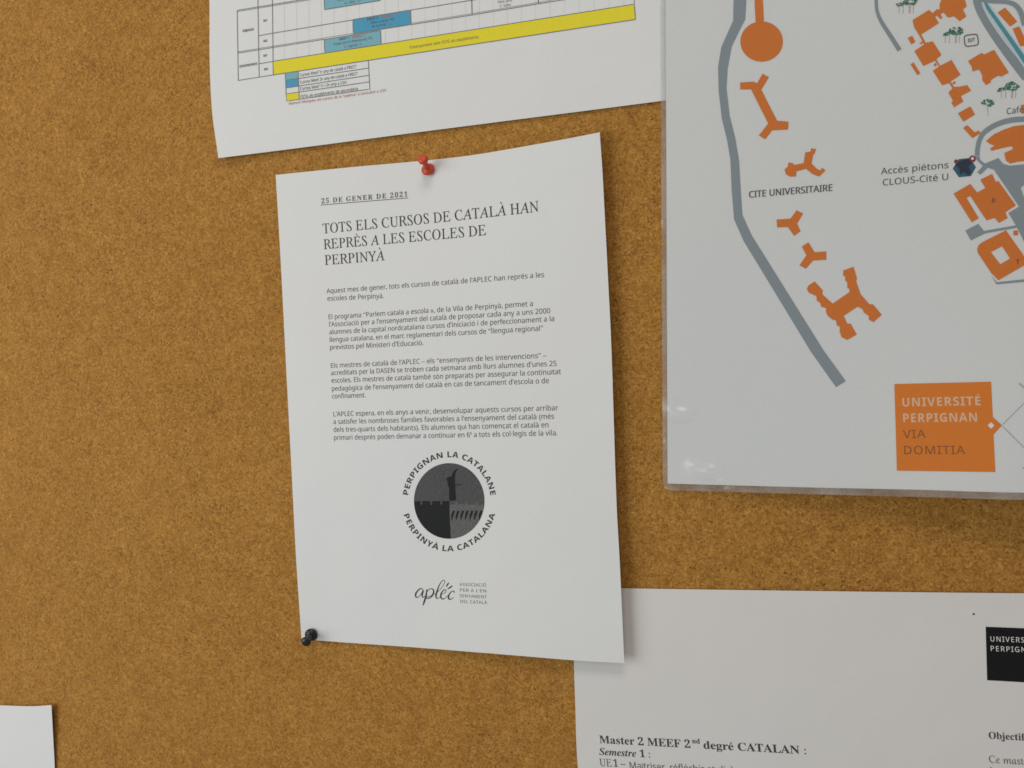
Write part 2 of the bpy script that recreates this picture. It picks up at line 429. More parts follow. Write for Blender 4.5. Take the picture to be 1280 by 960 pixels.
for o_ in (0, 1.6): ln((296.5, 12.8+o_), (322.5, 8.6+o_), (340.5, 5.6+o_), (377, -.4+o_), (440, -11+o_)) if o_ == 0 else ln((296.5, 12.8+o_), (340.5, 5.6+o_), (400, -4.2+o_), w=.6)
ln((323, 44.6), (340.5, 41.5), (441, 24.8)); ln((513, 12.5), (540, 8.2), (592, -.3), (650, -10))
ln((296.8, 66.3), (323, 62.2), (340.5, 59.3), (405.3, 49)); ln((296.8, 64.8), (340.5, 57.7), (441.3, 41.6), w=.5)
ln((513.8, 30.7), (540, 26.6), (590, 18.6), (673, 4.6), (720, -3)); ln((513.8, 29.1), (590, 16.9), (673, 2.9), (700, -1.8), w=.5)
ln((323.3, 79.6), (341, 76.8)); ln((297.7, 100.5), (341.8, 93.5))
ln((589, -20), (590, 17.5), w=1.1); ln((672.2, -10), (673, 4), w=1.1)
ln((341, 76.7), (792.8, 5.2), (794.2, 24.2), (341.8, 93.5), (341, 76.7), w=1.0); ln((791.6, -30), (792.8, 5.2), w=.7)
for q in ([(405, -8.5), (405.5, 12), (475, .5), (474, -20)], [(405.3, 49.5), (475.5, 38), (476.3, 55.5), (406, 66.5), (405.3, 49.5)], [(441, 24.5), (512.8, 12.5), (513.8, 30.5), (441.5, 42), (441, 24.5)]): ln(*q, w=1.0)
# key
ln((356.2, 91.3), (356.9, 100.3), (357.5, 117.5), (358.5, 126.3), (373.8, 124), (462.3, 111.3), (460.3, 75.8)); ln((372.5, 89.4), (373.8, 124))
for q in (((356.9, 100.3), (372.8, 98.1), (460.6, 85)), ((357.5, 109.8), (373.1, 107.5), (461.3, 94)), ((357.5, 117.5), (373.8, 115), (461.5, 102.3))): ln(*q)
gl.build('table_grid', GR, t)
fg = Print(sf); x, st = 355.6, 15.3
while x < 790:
    if not 340 < x < 341: fg.line([(x-.6, -20), (x, 76.2-(x-341)*.1583)], .55, 0)
    x += st; st *= 1.0085
# keep faint columns out of the coloured cells by drawing them as the lowest layer beside them
fg.build('column_lines', FAINT, t)
for q, mm in (([(356.3, 91.3), (372.5, 89.4), (372.8, 98.1), (356.9, 100.3)], BLU), ([(356.9, 100.3), (372.8, 98.1), (373.1, 107.5), (357.5, 109.8)], BLU2), ([(357.5, 117.5), (373.8, 115), (373.8, 124), (358.5, 126.3)], YEL)):
    Print(sf).poly(q, layer=1).build('key_swatch', mm, t)
def TX(s_, st_, p0, p1, cap, material=KS, name='cell_text', label=None): Print(sf).text(s_, st_, p0, p1, cap, 3).build(name, material, t, label)
TX('DIJOUS', 'sansb', (303, 40), (317.3, 37.8), 2.9); TX('DIVENDRES', 'sansb', (299, 84.6), (321.5, 80.8), 2.9)
for p in ((329, 27.3), (329, 52.7), (329, 71.1), (329.8, 88)): TX('M1' if p[1] in (27.3, 71.1) else 'M2', 'sansb', p, (p[0]+5, p[1]-.7), 2.9)
TX('Ensenyament dels FSTG als establiments', 'sans', (512, 61), (598.5, 47.6), 3.6)
for a_ in (('MEEF 2 -', 'sansb', (458.5, 25.8), (475, 23), 3), ('Taller pràctic TFL', 'sans', (462, 30), (493, 25.2), 3), ('M. Aymar', 'sans', (464.5, 34.8), (483, 31.5), 3),
           ('MEEF 1 -', 'sansb', (424, 50.6), (438, 48.3), 3), ('Prepa escrit (literatura) TFL', 'sans', (416.5, 56.8), (466, 48.8), 3), ('C. Agustí', 'sans', (430, 60), (447, 57), 3),
           ('escrit', 'sans', (421.5, 1.4), (434, -.8), 3), ('A. Vila', 'sans', (430.5, 5.5), (444, 3), 3), ('Tera (2h)', 'sans', (621.5, 4.3), (640, 1.3), 3.2), ('C. Sanz', 'sans', (624.5, 9.3), (638.5, 7), 3.2)): TX(*a_)
for a_ in (('ANUAL 1', 'sansb', (476.5, 22.7), (494, 19.8), 3), ('ANUAL 1', 'sansb', (440, 48), (456, 45.3), 3), ('2h', 'sans', (448.5, 57), (452.5, 56.3), 3), ('2h', 'sans', (485, 31.3), (490, 30.4), 3), ('2h', 'sans', (446.5, 2.7), (450.5, 2), 3)): TX(*a_, RED)
TX('Atenció! Marqueu els cursos de la "cadena" a consultar a LSH', 'sans', (360.6, 131.2), (482.5, 114.2), 3.3, RED, 'red_note', 'small red note under the key')
for a_ in (('Cursos Meef 1r any de català a FRECT', 'sans', (374.6, 95.6), (445.3, 84.8), 3.7), ('Cursos Meef 2n any de català a FRECT', 'sans', (374.8, 104.7), (446.9, 93.6), 3.7),
           ('Cursos Meef 1r i 2n any a LSH', 'sans', (375, 112.8), (433, 104.5), 3.7), ('FSTG als establiments de secundària', 'sans', (375.3, 122.8), (447.5, 112.4), 3.7)): TX(*a_, KS, 'key_text')

# ================================================================ notice (centre)
sn = Surface([(345, 218, .0025), (440, 209, .0018), (533, 208, .001), (640, 186, .0035), (749, 165, .0075), (757, 300, .007), (768, 560, .0075), (780, 829, .0085),
              (640, 819, .007), (520, 810, .003), (386, 795, .001), (370, 700, .0018), (357, 460, .0028), (560, 480, .0045), (650, 620, .006), (470, 640, .003)])
nt_ = thing('notice_sheet', 'white notice headed TOTS ELS CURSOS with a round dark emblem under four paragraphs', 'paper sheet', root_at(sn, 560, 500), 'papers pinned to the cork board')
g = sheet_grid([(344.6, 218.6), (390.8, 213.8), (441.6, 208.7), (508.6, 202.7), (545, 199.2), (588.8, 194.1), (641.6, 185.4), (712.7, 172.6), (749.6, 165.3)],
               [(749.6, 165.3), (752.8, 210), (756, 270), (760.4, 355), (764.6, 444), (770.3, 620), (774.8, 705), (780.4, 829)],
               [(376.8, 797.3), (399, 800.7), (520, 809.4), (640, 819), (720, 825.6), (780.4, 829)],
               [(344.6, 218.6), (351, 330), (357.6, 459), (364, 580), (370.2, 700), (376.8, 797.3)], 52, 74)
slab('paper', sn, g, 0, .00012, M_PAPER, nt_)
c3 = T(340, 160, 4.923); c4 = T(540, 160, 4.923); c5 = T(380, 320, 3.765)
q = Print(sn); q.text('25 DE GENER DE 2021', 'serifb', (401.5, 254.2), (509.6, 245.5), 6.0, 1, .13); q.line([(401, 256.2), (510.3, 247.3)], .8)
q.build('date_line', KS, nt_)
q = Print(sn)
q.text('TOTS ELS CURSOS DE CATALÀ HAN', 'serif', (404.6, 291.8), (675.6, 264.2), 12.2); q.text('REPRÈS A LES ESCOLES DE', 'serif', (405.6, 311.4), (609.4, 293.6), 12.2)
q.text('PERPINYÀ', 'serif', (407, 331.2), (482.2, 325.2), 12.2); q.build('heading', K, nt_)
PAR = [[("Aquest mes de gener, tots els cursos de català de l'APLEC han représ a les", (106, 176), (1131, 99)), ("escoles de Perpinyà.", (108, 211), (376, 198))],
 [("El programa “Parlem català a escola », de la Vila de Perpinyà, permet a", (113, 298), (1079, 235)), ("l'Associació per a l'ensenyament del català de proposar cada any a uns 2000", (116, 333), (1160, 269)),
  ("alumnes de la capital nordcatalana cursos d'iniciació i de perfeccionament a la", (118, 369), (1180, 306)), ("llengua catalana, en el marc reglamentari dels cursos de “llengua regional”", (119, 405), (1126, 351)),
  ("previstos pel Ministeri d'Educació.", (120, 441), (562, 419))],
 [("Els mestres de català de l'APLEC – els “ensenyants de les intervencions” –", (124, 527), (1141, 479)), ("acreditats per la DASEN se troben cada setmana amb llurs alumnes d'unes 25", (126, 561), (1190, 517)),
  ("escoles. Els mestres de català també són preparats per assegurar la continuïtat", (128, 597), (1210, 556)), ("pedagògica de l'ensenyament del català en cas de tancament d'escola o de", (129, 635), (1154, 598)), ("confinament.", (131, 671), (291, 665))],
 [("L'APLEC espera, en els anys a venir, desenvolupar aquests cursos per arribar", (136, 755), (1196, 726)), ("a satisfer les nombroses famílies favorables a l'ensenyament del català (més", (137, 791), (1178, 766)),
  ("dels tres-quarts dels habitants). Els alumnes qui han començat el català en", (138, 828), (1153, 806)), ("primari després poden demanar a continuar en 6ª a tots els col·legis de la vila.", (139, 866), (1194, 844))]]
for par in PAR:
    q = Print(sn)
    for s_, p0, p1 in par:
        (p0,), (p1,) = c5(p0), c5(p1); q.text(s_, 'sans', p0, p1, 5.95, 1)
    q.build('paragraph', KS, nt_)
# round emblem
CX, CY, RX, RY = 561.5, 626.2, 44.1, 47.3
e8 = T(480, 550, 4.3636)
EMG = ink('emblem_grey', (.082, .083, .083), .3); EML = ink('emblem_light_grey', (.125, .125, .12), .35)
em = Print(sn).poly([(CX+RX*math.cos(k*math.tau/72), CY-RY*math.sin(k*math.tau/72)) for k in range(72)]).build('emblem', EMG, nt_)
def inside(pts): return pts
left_dark = []
# dark castle wall: lower left, tower in the middle
arc = [(CX+(RX-.2)*math.cos(math.radians(k)), CY-(RY-.2)*math.sin(math.radians(k))) for k in range(181, 269, 6)]
merlon = e8((357, 333), (318, 333), (316, 352), (308, 352), (306, 333), (264, 333), (262, 354), (254, 354), (252, 333), (210, 333), (208, 354), (200, 354), (198, 333), (168, 335))
Print(sn).poly(merlon+arc+e8((364, 536), (356, 400)), layer=1).build('emblem_wall', BOX, em)
Print(sn).poly(e8((341, 208), (350, 202), (366, 200), (372, 185), (380, 168), (405, 152), (392, 175), (388, 192), (386, 205), (392, 330), (356, 331), (354, 260), (346, 232)), layer=2).build('emblem_tower', BOX, em)
arc2 = [(CX+(RX-.2)*math.cos(math.radians(k)), CY-(RY-.2)*math.sin(math.radians(k))) for k in range(272, 358, 6)]
Print(sn).poly(e8((366, 536))+arc2+e8((545, 352), (515, 352), (513, 338), (500, 338), (498, 352), (458, 352), (456, 338), (444, 338), (442, 352), (402, 352), (400, 336), (390, 336), (388, 352), (358, 352), (360, 420)), layer=1).build('emblem_wall', EML, em, 'lighter grey half of the castle wall')
q = Print(sn)
for k in range(7):
    x0 = 372+k*25; q.line(e8((x0+10, 386), (x0+1, 410), (x0-4, 436)), [2.6, 2.8, .8], 2, smooth=True)
for k in ((399, 345), (452, 345), (505, 345)): pass
q.line(e8((396, 238), (392, 248)), 1.2, 2).line(e8((408, 238), (405, 248)), 1.2, 2).line(e8((420, 238), (418, 248)), 1, 2)
q.build('emblem_arches', BOX, em)
q = Print(sn); q.arc('PERPIGNAN LA CATALANE', 'sansb', (CX, CY+.3), 51.9, 55.0, 173, 7, 6.7); q.arc('PERPINYÀ LA CATALANA', 'sansb', (CX, CY), 59.3, 63.0, 195, 345, 6.7, False)
q.build('ring_text', K, em)
# script wordmark
wm = T(510, 715, 11.636); q = Print(sn)
SK = [([(222, 262), (190, 240), (150, 262), (112, 315), (115, 362), (150, 365), (190, 320), (222, 268), (205, 330), (215, 372), (245, 350)], [1.2, 1.8, 2.4, 3.2, 2.4, 1.2, 1, 2.4, 3, 1.4, .8]),
      ([(272, 250), (262, 340), (235, 430), (216, 485)], [1.6, 3, 3.2, 1.8]),
      ([(255, 320), (300, 255), (350, 245), (372, 280), (350, 345), (295, 385), (262, 370), (330, 345), (400, 310)], [1, 1.2, 1.6, 2.6, 2.6, 1.8, 1, .8, .8]),
      ([(400, 320), (470, 250), (525, 170), (530, 125), (505, 120), (460, 180), (425, 270), (405, 350), (420, 385), (450, 375), (480, 340)], [.7, .8, .9, 1.1, 1, 1.6, 2.8, 3, 1.6, .8, .7]),
      ([(480, 330), (540, 300), (550, 262), (520, 262), (480, 315), (478, 370), (510, 395), (550, 370), (590, 330)], [.7, .9, 1.2, 1.6, 2.6, 2.8, 1.6, .8, .7]),
      ([(672, 300), (660, 275), (625, 290), (590, 340), (590, 385), (620, 398), (665, 365)], [2, 1.4, 1.4, 2.6, 2.8, 1.4, .7]),
      ([(552, 218), (572, 185), (592, 155)], [1, 3, 1.6]), ([(572, 250), (610, 225), (645, 200)], [1, 3, 1.6])]
for i, (pt, ws) in enumerate(SK): q.line(wm(*pt), [a_*.62 for a_ in ws], 1+(i % 3), 2.0, True)
q.build('wordmark', K, nt_)
q = Print(sn)
for s_, p0, p1 in (('ASSOCIACIÓ', (574.4, 732.4), (608, 733.4)), ("PER A L'EN", (574.4, 739.4), (608.3, 740.8)), ('SENYAMENT', (574.4, 746.6), (608.5, 748.2)), ('DEL CATALÀ', (574.9, 753.6), (608.9, 755.2))):
    q.text(s_, 'sans', p0, p1, 3.9, 1, .05)
q.build('wordmark_text', ink('mid_grey', (.22, .22, .22)), nt_)

# ================================================================ campus map (right, laminated)
sm = Surface([(834, 604, .0022), (834, 300, .0025), (834, 0, .0028), (1000, 609, .0075), (1140, 612, .014), (1280, 616, .022), (1060, 300, .006), (1280, 300, .011), (1060, 0, .005), (1280, 0, .008), (1500, 610, .022), (1500, 0, .010), (1800, 300, .006), (1800, 610, .008)])
mp = thing('campus_map', 'laminated campus map with orange buildings and grey roads in a clear glossy pouch', 'map', root_at(sm, 1060, 300), 'papers pinned to the cork board')
pa = sm.at([834.4], [604.4])[0]; pb = sm.at([1280], [615.8])[0]; d = (pb-pa)/np.linalg.norm(pb-pa)
def far(p, dd, lift): return proj(*(p+dd), lift)
RB = far(pa, d*.414, .01); up = np.array([-d[1], d[0]]); LT = (831.6, -62); RT = far(pa, d*.414+up*.293, .01)
g = sheet_grid([LT, RT], [RT, RB], [(834.4, 604.4), (1010, 609.2), (1150, 612.2), (1280, 615.8), RB], [LT, (832.6, 150), (833.6, 400), (834.4, 604.4)], 80, 64)
slab('paper', sm, g, 0, .0002, M_MAPPAPER, mp)
m1 = T(820, 0, 4.923); m2 = T(1080, 0, 6.4); m3 = T(1080, 120, 6.4); m4 = T(1080, 230, 6.4); m5 = T(900, 160, 3.427); m6 = T(1080, 440, 4.8)
def P1(name, poly, material=ORA, layer=1, holes=(), label=None): return Print(sm).poly(poly, holes, layer).build(name, material, mp, label)
def strip(L_, R_): return L_+R_[::-1]
P1('map_road', strip([(916.6, -50), (916.9, 0), (916.3, 26), (909, 42), (901.5, 59), (897.5, 84), (898.3, 114), (902.2, 148), (908.8, 175), (913, 200), (914.5, 236), (917.5, 274), (929.4, 301), (1013.8, 440), (1045, 484)],
                     [(933.5, -50), (933, 0), (931.5, 24.6), (923, 41), (914.6, 58.5), (909.6, 86), (908.2, 110), (912.2, 145), (919, 172), (923.8, 200), (925.8, 234), (928, 268.5), (939.6, 294), (1029.5, 438), (1057.4, 476.5)]), ROAD, 0)
ci = [(952+26.6*math.cos(k*math.tau/48)*1.0+0, 51.8-25.2*math.sin(k*math.tau/48)) for k in range(48)]
P1('map_building', ci)
P1('map_building', [(942.6, -50), (953.2, -50), (953.5, 0), (954.7, 25), (954.5, 27.5), (944.8, 28.5), (944.3, 26), (943.1, 0)], layer=2)
P1('map_building', m1((518, 507), (600, 502), (622, 512), (655, 453), (695, 475), (652, 545), (648, 552), (745, 742), (815, 748), (813, 797), (715, 802), (672, 857), (632, 833), (690, 760), (585, 550), (518, 550)))
P1('map_building', m5((365, 105), (388, 100), (390, 86), (412, 90), (404, 112), (400, 112), (392, 152), (412, 172), (428, 182), (438, 170), (452, 182), (425, 208), (398, 198), (368, 175), (328, 185), (325, 208), (300, 208), (282, 198), (276, 178), (290, 165), (292, 148), (312, 150), (318, 158), (358, 150)))
P1('map_building', m5((242, 392), (302, 388), (328, 352), (356, 366), (330, 410), (345, 442), (318, 462), (290, 424), (245, 426)))
P1('map_building', m5((350, 508), (378, 489), (405, 532), (455, 528), (456, 564), (398, 568), (368, 603), (340, 588), (370, 545)))
P1('map_building', m5((372, 690), (378, 675), (405, 657), (440, 695), (438, 712), (482, 752), (555, 702), (553, 688), (545, 685), (545, 660), (537, 655), (535, 635), (527, 632), (528, 610), (572, 594), (587, 645), (583, 655), (602, 712), (640, 755), (655, 755), (693, 800), (657, 832), (637, 820), (637, 805), (615, 790), (612, 778), (598, 770), (590, 765), (530, 805), (545, 838), (560, 838), (586, 885), (545, 908), (520, 895), (512, 870), (514, 852), (500, 845), (497, 825), (480, 820), (460, 803), (453, 785), (455, 772), (432, 765), (430, 750), (415, 740), (412, 720), (380, 705)))
P1('map_building', m2((605, 30), (640, -60), (790, -60), (822, 50), (790, 75), (818, 130), (765, 170), (720, 130), (672, 140), (635, 100), (612, 112), (628, 145), (612, 152), (585, 125), (568, 132), (598, 185), (457, 275), (493, 342), (550, 330), (620, 440), (578, 472), (608, 525), (700, 480), (772, 598), (692, 652), (720, 695), (765, 692), (825, 680), (857, 725), (775, 768), (795, 812), (720, 858), (698, 818), (712, 808), (675, 738), (708, 705), (680, 665), (625, 682), (550, 565), (600, 530), (568, 486), (475, 527), (402, 408), (480, 355), (440, 280), (400, 215), (388, 160), (520, 78), (548, 105), (580, 75), (605, 75)))
P1('map_building', m2((350, 303), (385, 285), (412, 335), (378, 355))); P1('map_building', m2((372, 515), (395, 498), (450, 585), (428, 602)))
P1('map_building', m2((443, 345), (466, 330), (474, 340), (455, 355))); P1('map_building', m2((556, 518), (572, 502), (584, 520), (566, 532))); P1('map_building', m2((705, 662), (728, 650), (735, 662), (718, 676)))
P1('map_building', m2((832, 487), (940, 422), (960, 435), (1040, 398), (1158, 580), (1100, 612), (1070, 605), (1015, 640), (1015, 660), (975, 680), (945, 640), (945, 600), (920, 555), (868, 572), (862, 535)))
P1('map_building', m3((752, 138), (850, 82), (888, 148), (795, 205))); P1('map_building', m3((792, 255), (825, 232), (885, 290), (915, 275), (935, 295), (868, 337)))
P1('map_building', m2((1068, 100), (1128, 60), (1225, 172), (1170, 212))); P1('map_building', m2((1188, 228), (1242, 210), (1310, 360), (1250, 370)))
P1('map_building', m3((1256, 70), (1330, 66), (1330, 138), (1262, 140)))
P1('map_building', m3((975, 358), (1040, 305), (1120, 268), (1200, 240), (1300, 228), (1420, 232), (1420, 500), (1300, 518), (1230, 525), (1170, 540), (1135, 515), (1122, 455), (1190, 425), (1185, 402), (1140, 408), (1020, 438), (1008, 420), (1045, 395), (1010, 385)))
P1('map_building', m3((716, 780), (850, 703), (905, 772), (970, 735), (930, 668), (1025, 622), (1052, 685), (1075, 680), (1215, 875), (1130, 930), (1150, 975), (1080, 1015), (1045, 975), (980, 995), (850, 800), (820, 815), (918, 978), (862, 1010)))
P1('map_building', m4((905, 520), (915, 490), (945, 465), (1135, 370), (1290, 590), (1300, 640), (1240, 675), (1075, 770), (1020, 715), (910, 550)), holes=[m4((1015, 545), (1105, 498), (1168, 595), (1090, 642))])
P1('map_building', m4((1195, 372), (1232, 370), (1232, 410), (1195, 410)))
# roads on the right
def road(pts, wd, material=ROAD, layer=0, name='map_road'): return Print(sm).line(pts, wd, layer, 8, True).build(name, material, mp)
road(m2((100, -60), (98, 30), (108, 100), (140, 175), (285, 402)), [4.2, 4.2, 4.4, 5, 6])
road(m2((895, -60), (905, 20), (945, 120), (1040, 275), (1160, 440), (1300, 620)), [9, 9.5, 9.5, 10, 11, 12])
road(m2((965, 8), (990, 60), (1090, 215), (1200, 370), (1320, 545)), [8, 8.5, 9, 9.5, 10], PALEBLUE, 1, 'map_canal')
road(m2((968, 12), (1000, 75), (1100, 215), (1205, 365), (1325, 540)), [3, 4.6, 5, 5.6, 6.4], TEAL, 2, 'map_canal')
road(m2((930, -2), (1020, 8), (1140, 15), (1210, 40), (1255, 100), (1285, 200)), [5, 5, 5.2, 6, 6.5, 6.5], ROAD, 3)
road(m3((906, 480), (908, 430), (920, 365), (950, 305), (1005, 258), (1085, 218), (1185, 192), (1330, 182)), [6, 6, 6, 6.2, 6.4, 6.6, 7, 7])
P1('map_road', m3((890, 484), (925, 484), (930, 512), (968, 540), (1075, 495), (1110, 540), (1160, 557), (1300, 545), (1400, 540), (1400, 1204), (1300, 1204), (1245, 1094), (1225, 1054), (970, 1099), (855, 1156), (810, 1076), (915, 1022), (960, 1079), (1215, 1034), (1155, 936), (1240, 884), (1040, 590), (990, 575), (930, 630), (905, 610), (950, 560), (905, 515)), ROAD, 0)
P1('map_lawn', m3((1255, 735), (1300, 700), (1340, 760), (1280, 810)), ink('pale_green', (.62, .70, .55), .03), 1)
P1('map_road', m4((1020, 730), (1060, 785), (1300, 760), (1300, 782), (1058, 803)), ROAD, 0)
# lettering on the map
def W(name, material, *rows):
    q = Print(sm)
    for r in rows: q.text(*r)
    return q.build(name, material, mp)
W('place_name', SOFTG, ('CITE UNIVERSITAIRE', 'sans', (935.6, 247.2), (1040.9, 238.4), 8.1, 2), ('CITE UNIVERSITAIRE', 'sans', (935.95, 247.2), (1041.25, 238.4), 8.1, 3))
W('place_name', SOFTG, ('Accès piétons', 'sans', (1101.2, 218), (1186.2, 209.9), 7.9, 2), ('CLOUS-Cité U', 'sans', (1102.7, 232), (1186.5, 224.6), 7.9, 2))
W('place_name', SOFTG, ('Cafétéria', 'sans', (1258, 142.9), (1273.8, 140.9), 7.6, 2, 0, 3))
W('building_letter', DBROWN, ('R', 'sansb', m4((1018, 150))[0], m4((1052, 149))[0], 5.4, 2)); W('building_letter', DBROWN, ('T', 'sansb', m4((1213, 640))[0], m4((1247, 639))[0], 5.6, 2))
# rounded badge
bx, by = m2((858, 322))[0]; rr = []
for k in range(64):
    a_ = k*math.tau/64; c_, s_ = math.cos(a_), math.sin(a_); e = .42
    X = 8.6*math.copysign(abs(c_)**e, c_); Y = 7.0*math.copysign(abs(s_)**e, s_); rr.append((bx+X*.98+Y*.12, by+Y-X*.13))
Print(sm).line(rr+rr[:1], 1.25, 2, 2).text('IUT', 'sansb', (bx-4.4, by+2.6), (bx+4.6, by+1.4), 4.6, 2).build('map_badge', ink('badge_grey', (.10, .09, .09)), mp)
# umbrella pines
def pine(cx, cy, s_, cluster):
    cr = Print(sm); tk = Print(sm); rnd = random.Random(int(cx))
    lobes = [(0, 0, 8, 5)]+([(-11, 3.6, 7, 2.0)] if cluster else [])
    k = 0
    for lx, ly, w_, h_ in lobes:
        for _ in range(62 if w_ == 8 else 26):
            a_ = rnd.uniform(0, math.tau); r_ = rnd.uniform(.15, 1)**.6
            X, Y = cx+s_*(lx+w_*r_*math.cos(a_)), cy+s_*(ly-h_*r_*math.sin(a_)-.28*(w_*r_*math.cos(a_) if lx else 0)); rad = rnd.uniform(.6, 1.5)*s_
            cr.poly([(X+rad*rnd.uniform(.7, 1.4)*math.cos(j*math.tau/6), Y+rad*.7*math.sin(j*math.tau/6)) for j in range(6)], layer=1+(k % 4)); k += 1
    for X in ([-13, -8, -1, .5, 4] if cluster else [0]):
        tk.line([(cx+s_*X, cy+s_*(4.6 if X > -5 else 5)), (cx+s_*X-.2, cy+s_*(14.5 if cluster else 16.5))], .8*s_, 0)
    tr = tk.build('map_tree', TRUNK, mp); cr.build('map_tree_crown', GREEN, tr)
pine(1137.5, 1.5, 1.05, True); pine(1195.2, 38.5, 1.05, True); pine(1265.5, 107.5, 1.05, True); pine(1234.9, 129, .98, False)
# pedestrian gate symbol
sy = P1('map_symbol', m3((710, 580), (757, 505), (850, 495), (895, 570), (855, 640), (760, 650)), DTEAL, 1)
def S1(poly, material, layer): return Print(sm).poly(poly, layer=layer).build('symbol_mark', material, sy)
S1(m3((735, 540), (790, 512), (848, 500), (862, 540), (835, 565), (860, 610), (838, 640), (800, 610), (770, 628), (760, 575), (738, 560)), NAVY, 2)
def disc(X, Y, r, n=20): return [(X+r*math.cos(k*math.tau/n), Y+r*math.sin(k*math.tau/n)) for k in range(n)]
S1(disc(*m3((868, 502))[0], 4.2), DRED, 3); Print(sm).line(m3((828, 540), (850, 520)), 3.4, 3).build('symbol_mark', NAVY, sy)
o = Print(sm); o.f = sm
o.poly(disc(*m3((868, 500))[0], 1.8), layer=4).build('symbol_mark', WHT, sy)
S1(disc(*m3((737, 524))[0], 2.6), DRED, 3)
# university logo
lg = P1('university_logo', m6((182, 192), (762, 178), (773, 390), (828, 440), (777, 495), (788, 720), (197, 712)), ink('logo_orange', (.73, .200, .010), .03), 1)
q = Print(sm); logo_text(q, 'UNIVERSITÉ', 'sansb', m6((225, 327))[0], m6((705, 319))[0], 10.6, 2); logo_text(q, 'PERPIGNAN', 'sansb', m6((230, 421))[0], m6((686, 417))[0], 10.6, 2)
q.build('logo_text', PEACH, lg)
q = Print(sm); logo_text(q, 'VIA', 'sans', m6((236, 518))[0], m6((371, 515))[0], 10.2, 2); logo_text(q, 'DOMITIA', 'sans', m6((235, 613))[0], m6((607, 613))[0], 10.2, 2)
q.build('logo_text', ink('logo_brown', (.26, .075, .02)), lg)
Print(sm).poly(m6((742, 440), (762, 422), (783, 440), (763, 460)), layer=2).build('logo_diamond', WHT, lg)
q = Print(sm); q.line(m6((830, 437), (960, 308), (1150, 120)), 1.1, 0).line(m6((832, 446), (960, 572), (1150, 760)), 1.1, 0).line(m6((930, 188), (965, 216), (1000, 245)), 2.0, 0).line(m6((952, 700), (975, 680), (1000, 655)), 1.4, 0)
q.build('logo_lines', ink('logo_grey', (.42, .42, .39)), mp)

# clear pouch over the map, with sealed rim and round corners
def film_material(name, milk, gloss_rough=.26):
    m = bpy.data.materials.new(name); m.use_nodes = True; nt = m.node_tree; L = nt.links.new
    nt.nodes.remove(nt.nodes['Principled BSDF'])
    tr = N(nt, 'ShaderNodeBsdfTransparent'); tr.inputs[0].default_value = (.955, .965, .975, 1)
    df = N(nt, 'ShaderNodeBsdfDiffuse'); df.inputs[0].default_value = (.72, .68, .64, 1)
    gl_ = N(nt, 'ShaderNodeBsdfGlossy'); gl_.inputs['Roughness'].default_value = gloss_rough
    fr = N(nt, 'ShaderNodeFresnel'); fr.inputs[0].default_value = 1.5
    ge = nt.nodes.new('ShaderNodeNewGeometry'); io = N(nt, 'ShaderNodeMapRange'); L(ge.outputs['Backfacing'], io.inputs[0]); io.inputs[3].default_value = 1.5; io.inputs[4].default_value = 1/1.5; L(io.outputs[0], fr.inputs[0])
    tc = nt.nodes.new('ShaderNodeTexCoord').outputs['Object']
    n1 = N(nt, 'ShaderNodeTexNoise', Scale=26.0, Detail=3.0); L(tc, n1.inputs['Vector'])
    bm = N(nt, 'ShaderNodeBump', Strength=.35, Distance=.003); L(n1.outputs[0], bm.inputs['Height'])
    L(bm.outputs[0], gl_.inputs['Normal']); L(bm.outputs[0], fr.inputs['Normal'])
    a_ = nt.nodes.new('ShaderNodeMixShader'); a_.inputs[0].default_value = milk; L(tr.outputs[0], a_.inputs[1]); L(df.outputs[0], a_.inputs[2])
    if milk > .1:
        n2 = N(nt, 'ShaderNodeTexNoise', Scale=60.0, Detail=2.0); L(tc, n2.inputs['Vector'])
        mr = N(nt, 'ShaderNodeMapRange'); L(n2.outputs[0], mr.inputs[0]); mr.inputs[1].default_value = .35; mr.inputs[2].default_value = .65; mr.inputs[3].default_value = milk*.6; mr.inputs[4].default_value = milk*1.35
        L(mr.outputs[0], a_.inputs[0])
    b_ = nt.nodes.new('ShaderNodeMixShader'); L(fr.outputs[0], b_.inputs[0]); L(a_.outputs[0], b_.inputs[1]); L(gl_.outputs[0], b_.inputs[2])
    L(b_.outputs[0], nt.nodes['Material Output'].inputs[0]); return m
M_FILM = film_material('laminate_film', .02); M_RIM = film_material('laminate_rim', .25, .2)
FB = far(pa, d*.42-up*.0035, .01); FT = far(pa, d*.42+up*.297, .01); FL = (825, -72)
bot = [(828.6, 612.4), (900, 614.6), (1010, 617.6), (1150, 621.3), (1280, 624.8), FB]
lef = [FL, (826.2, 150), (827.6, 400), (828.6, 612.4)]
g = sheet_grid([FL, FT], [FT, FB], bot, lef, 420, 330)
def rounded(g, c, sx, sy, r):
    cx_, cy_ = c[0]+sx*r, c[1]+sy*r
    dx, dy = g[..., 0]-cx_, g[..., 1]-cy_; msk = (dx*sx < 0) & (dy*sy < 0); q_ = np.hypot(dx, dy)
    k = np.where(msk & (q_ > r), r/np.maximum(q_, 1e-6), 1); g[..., 0] = cx_+dx*k; g[..., 1] = cy_+dy*k; return g
g = rounded(g, (828.6, 612.4), 1, -1, 8)
nv, nu = g.shape[:2]; xz = sm.at(g[..., 0].ravel(), g[..., 1].ravel(), .0004)
pts = sm.pts(xz, .0004)
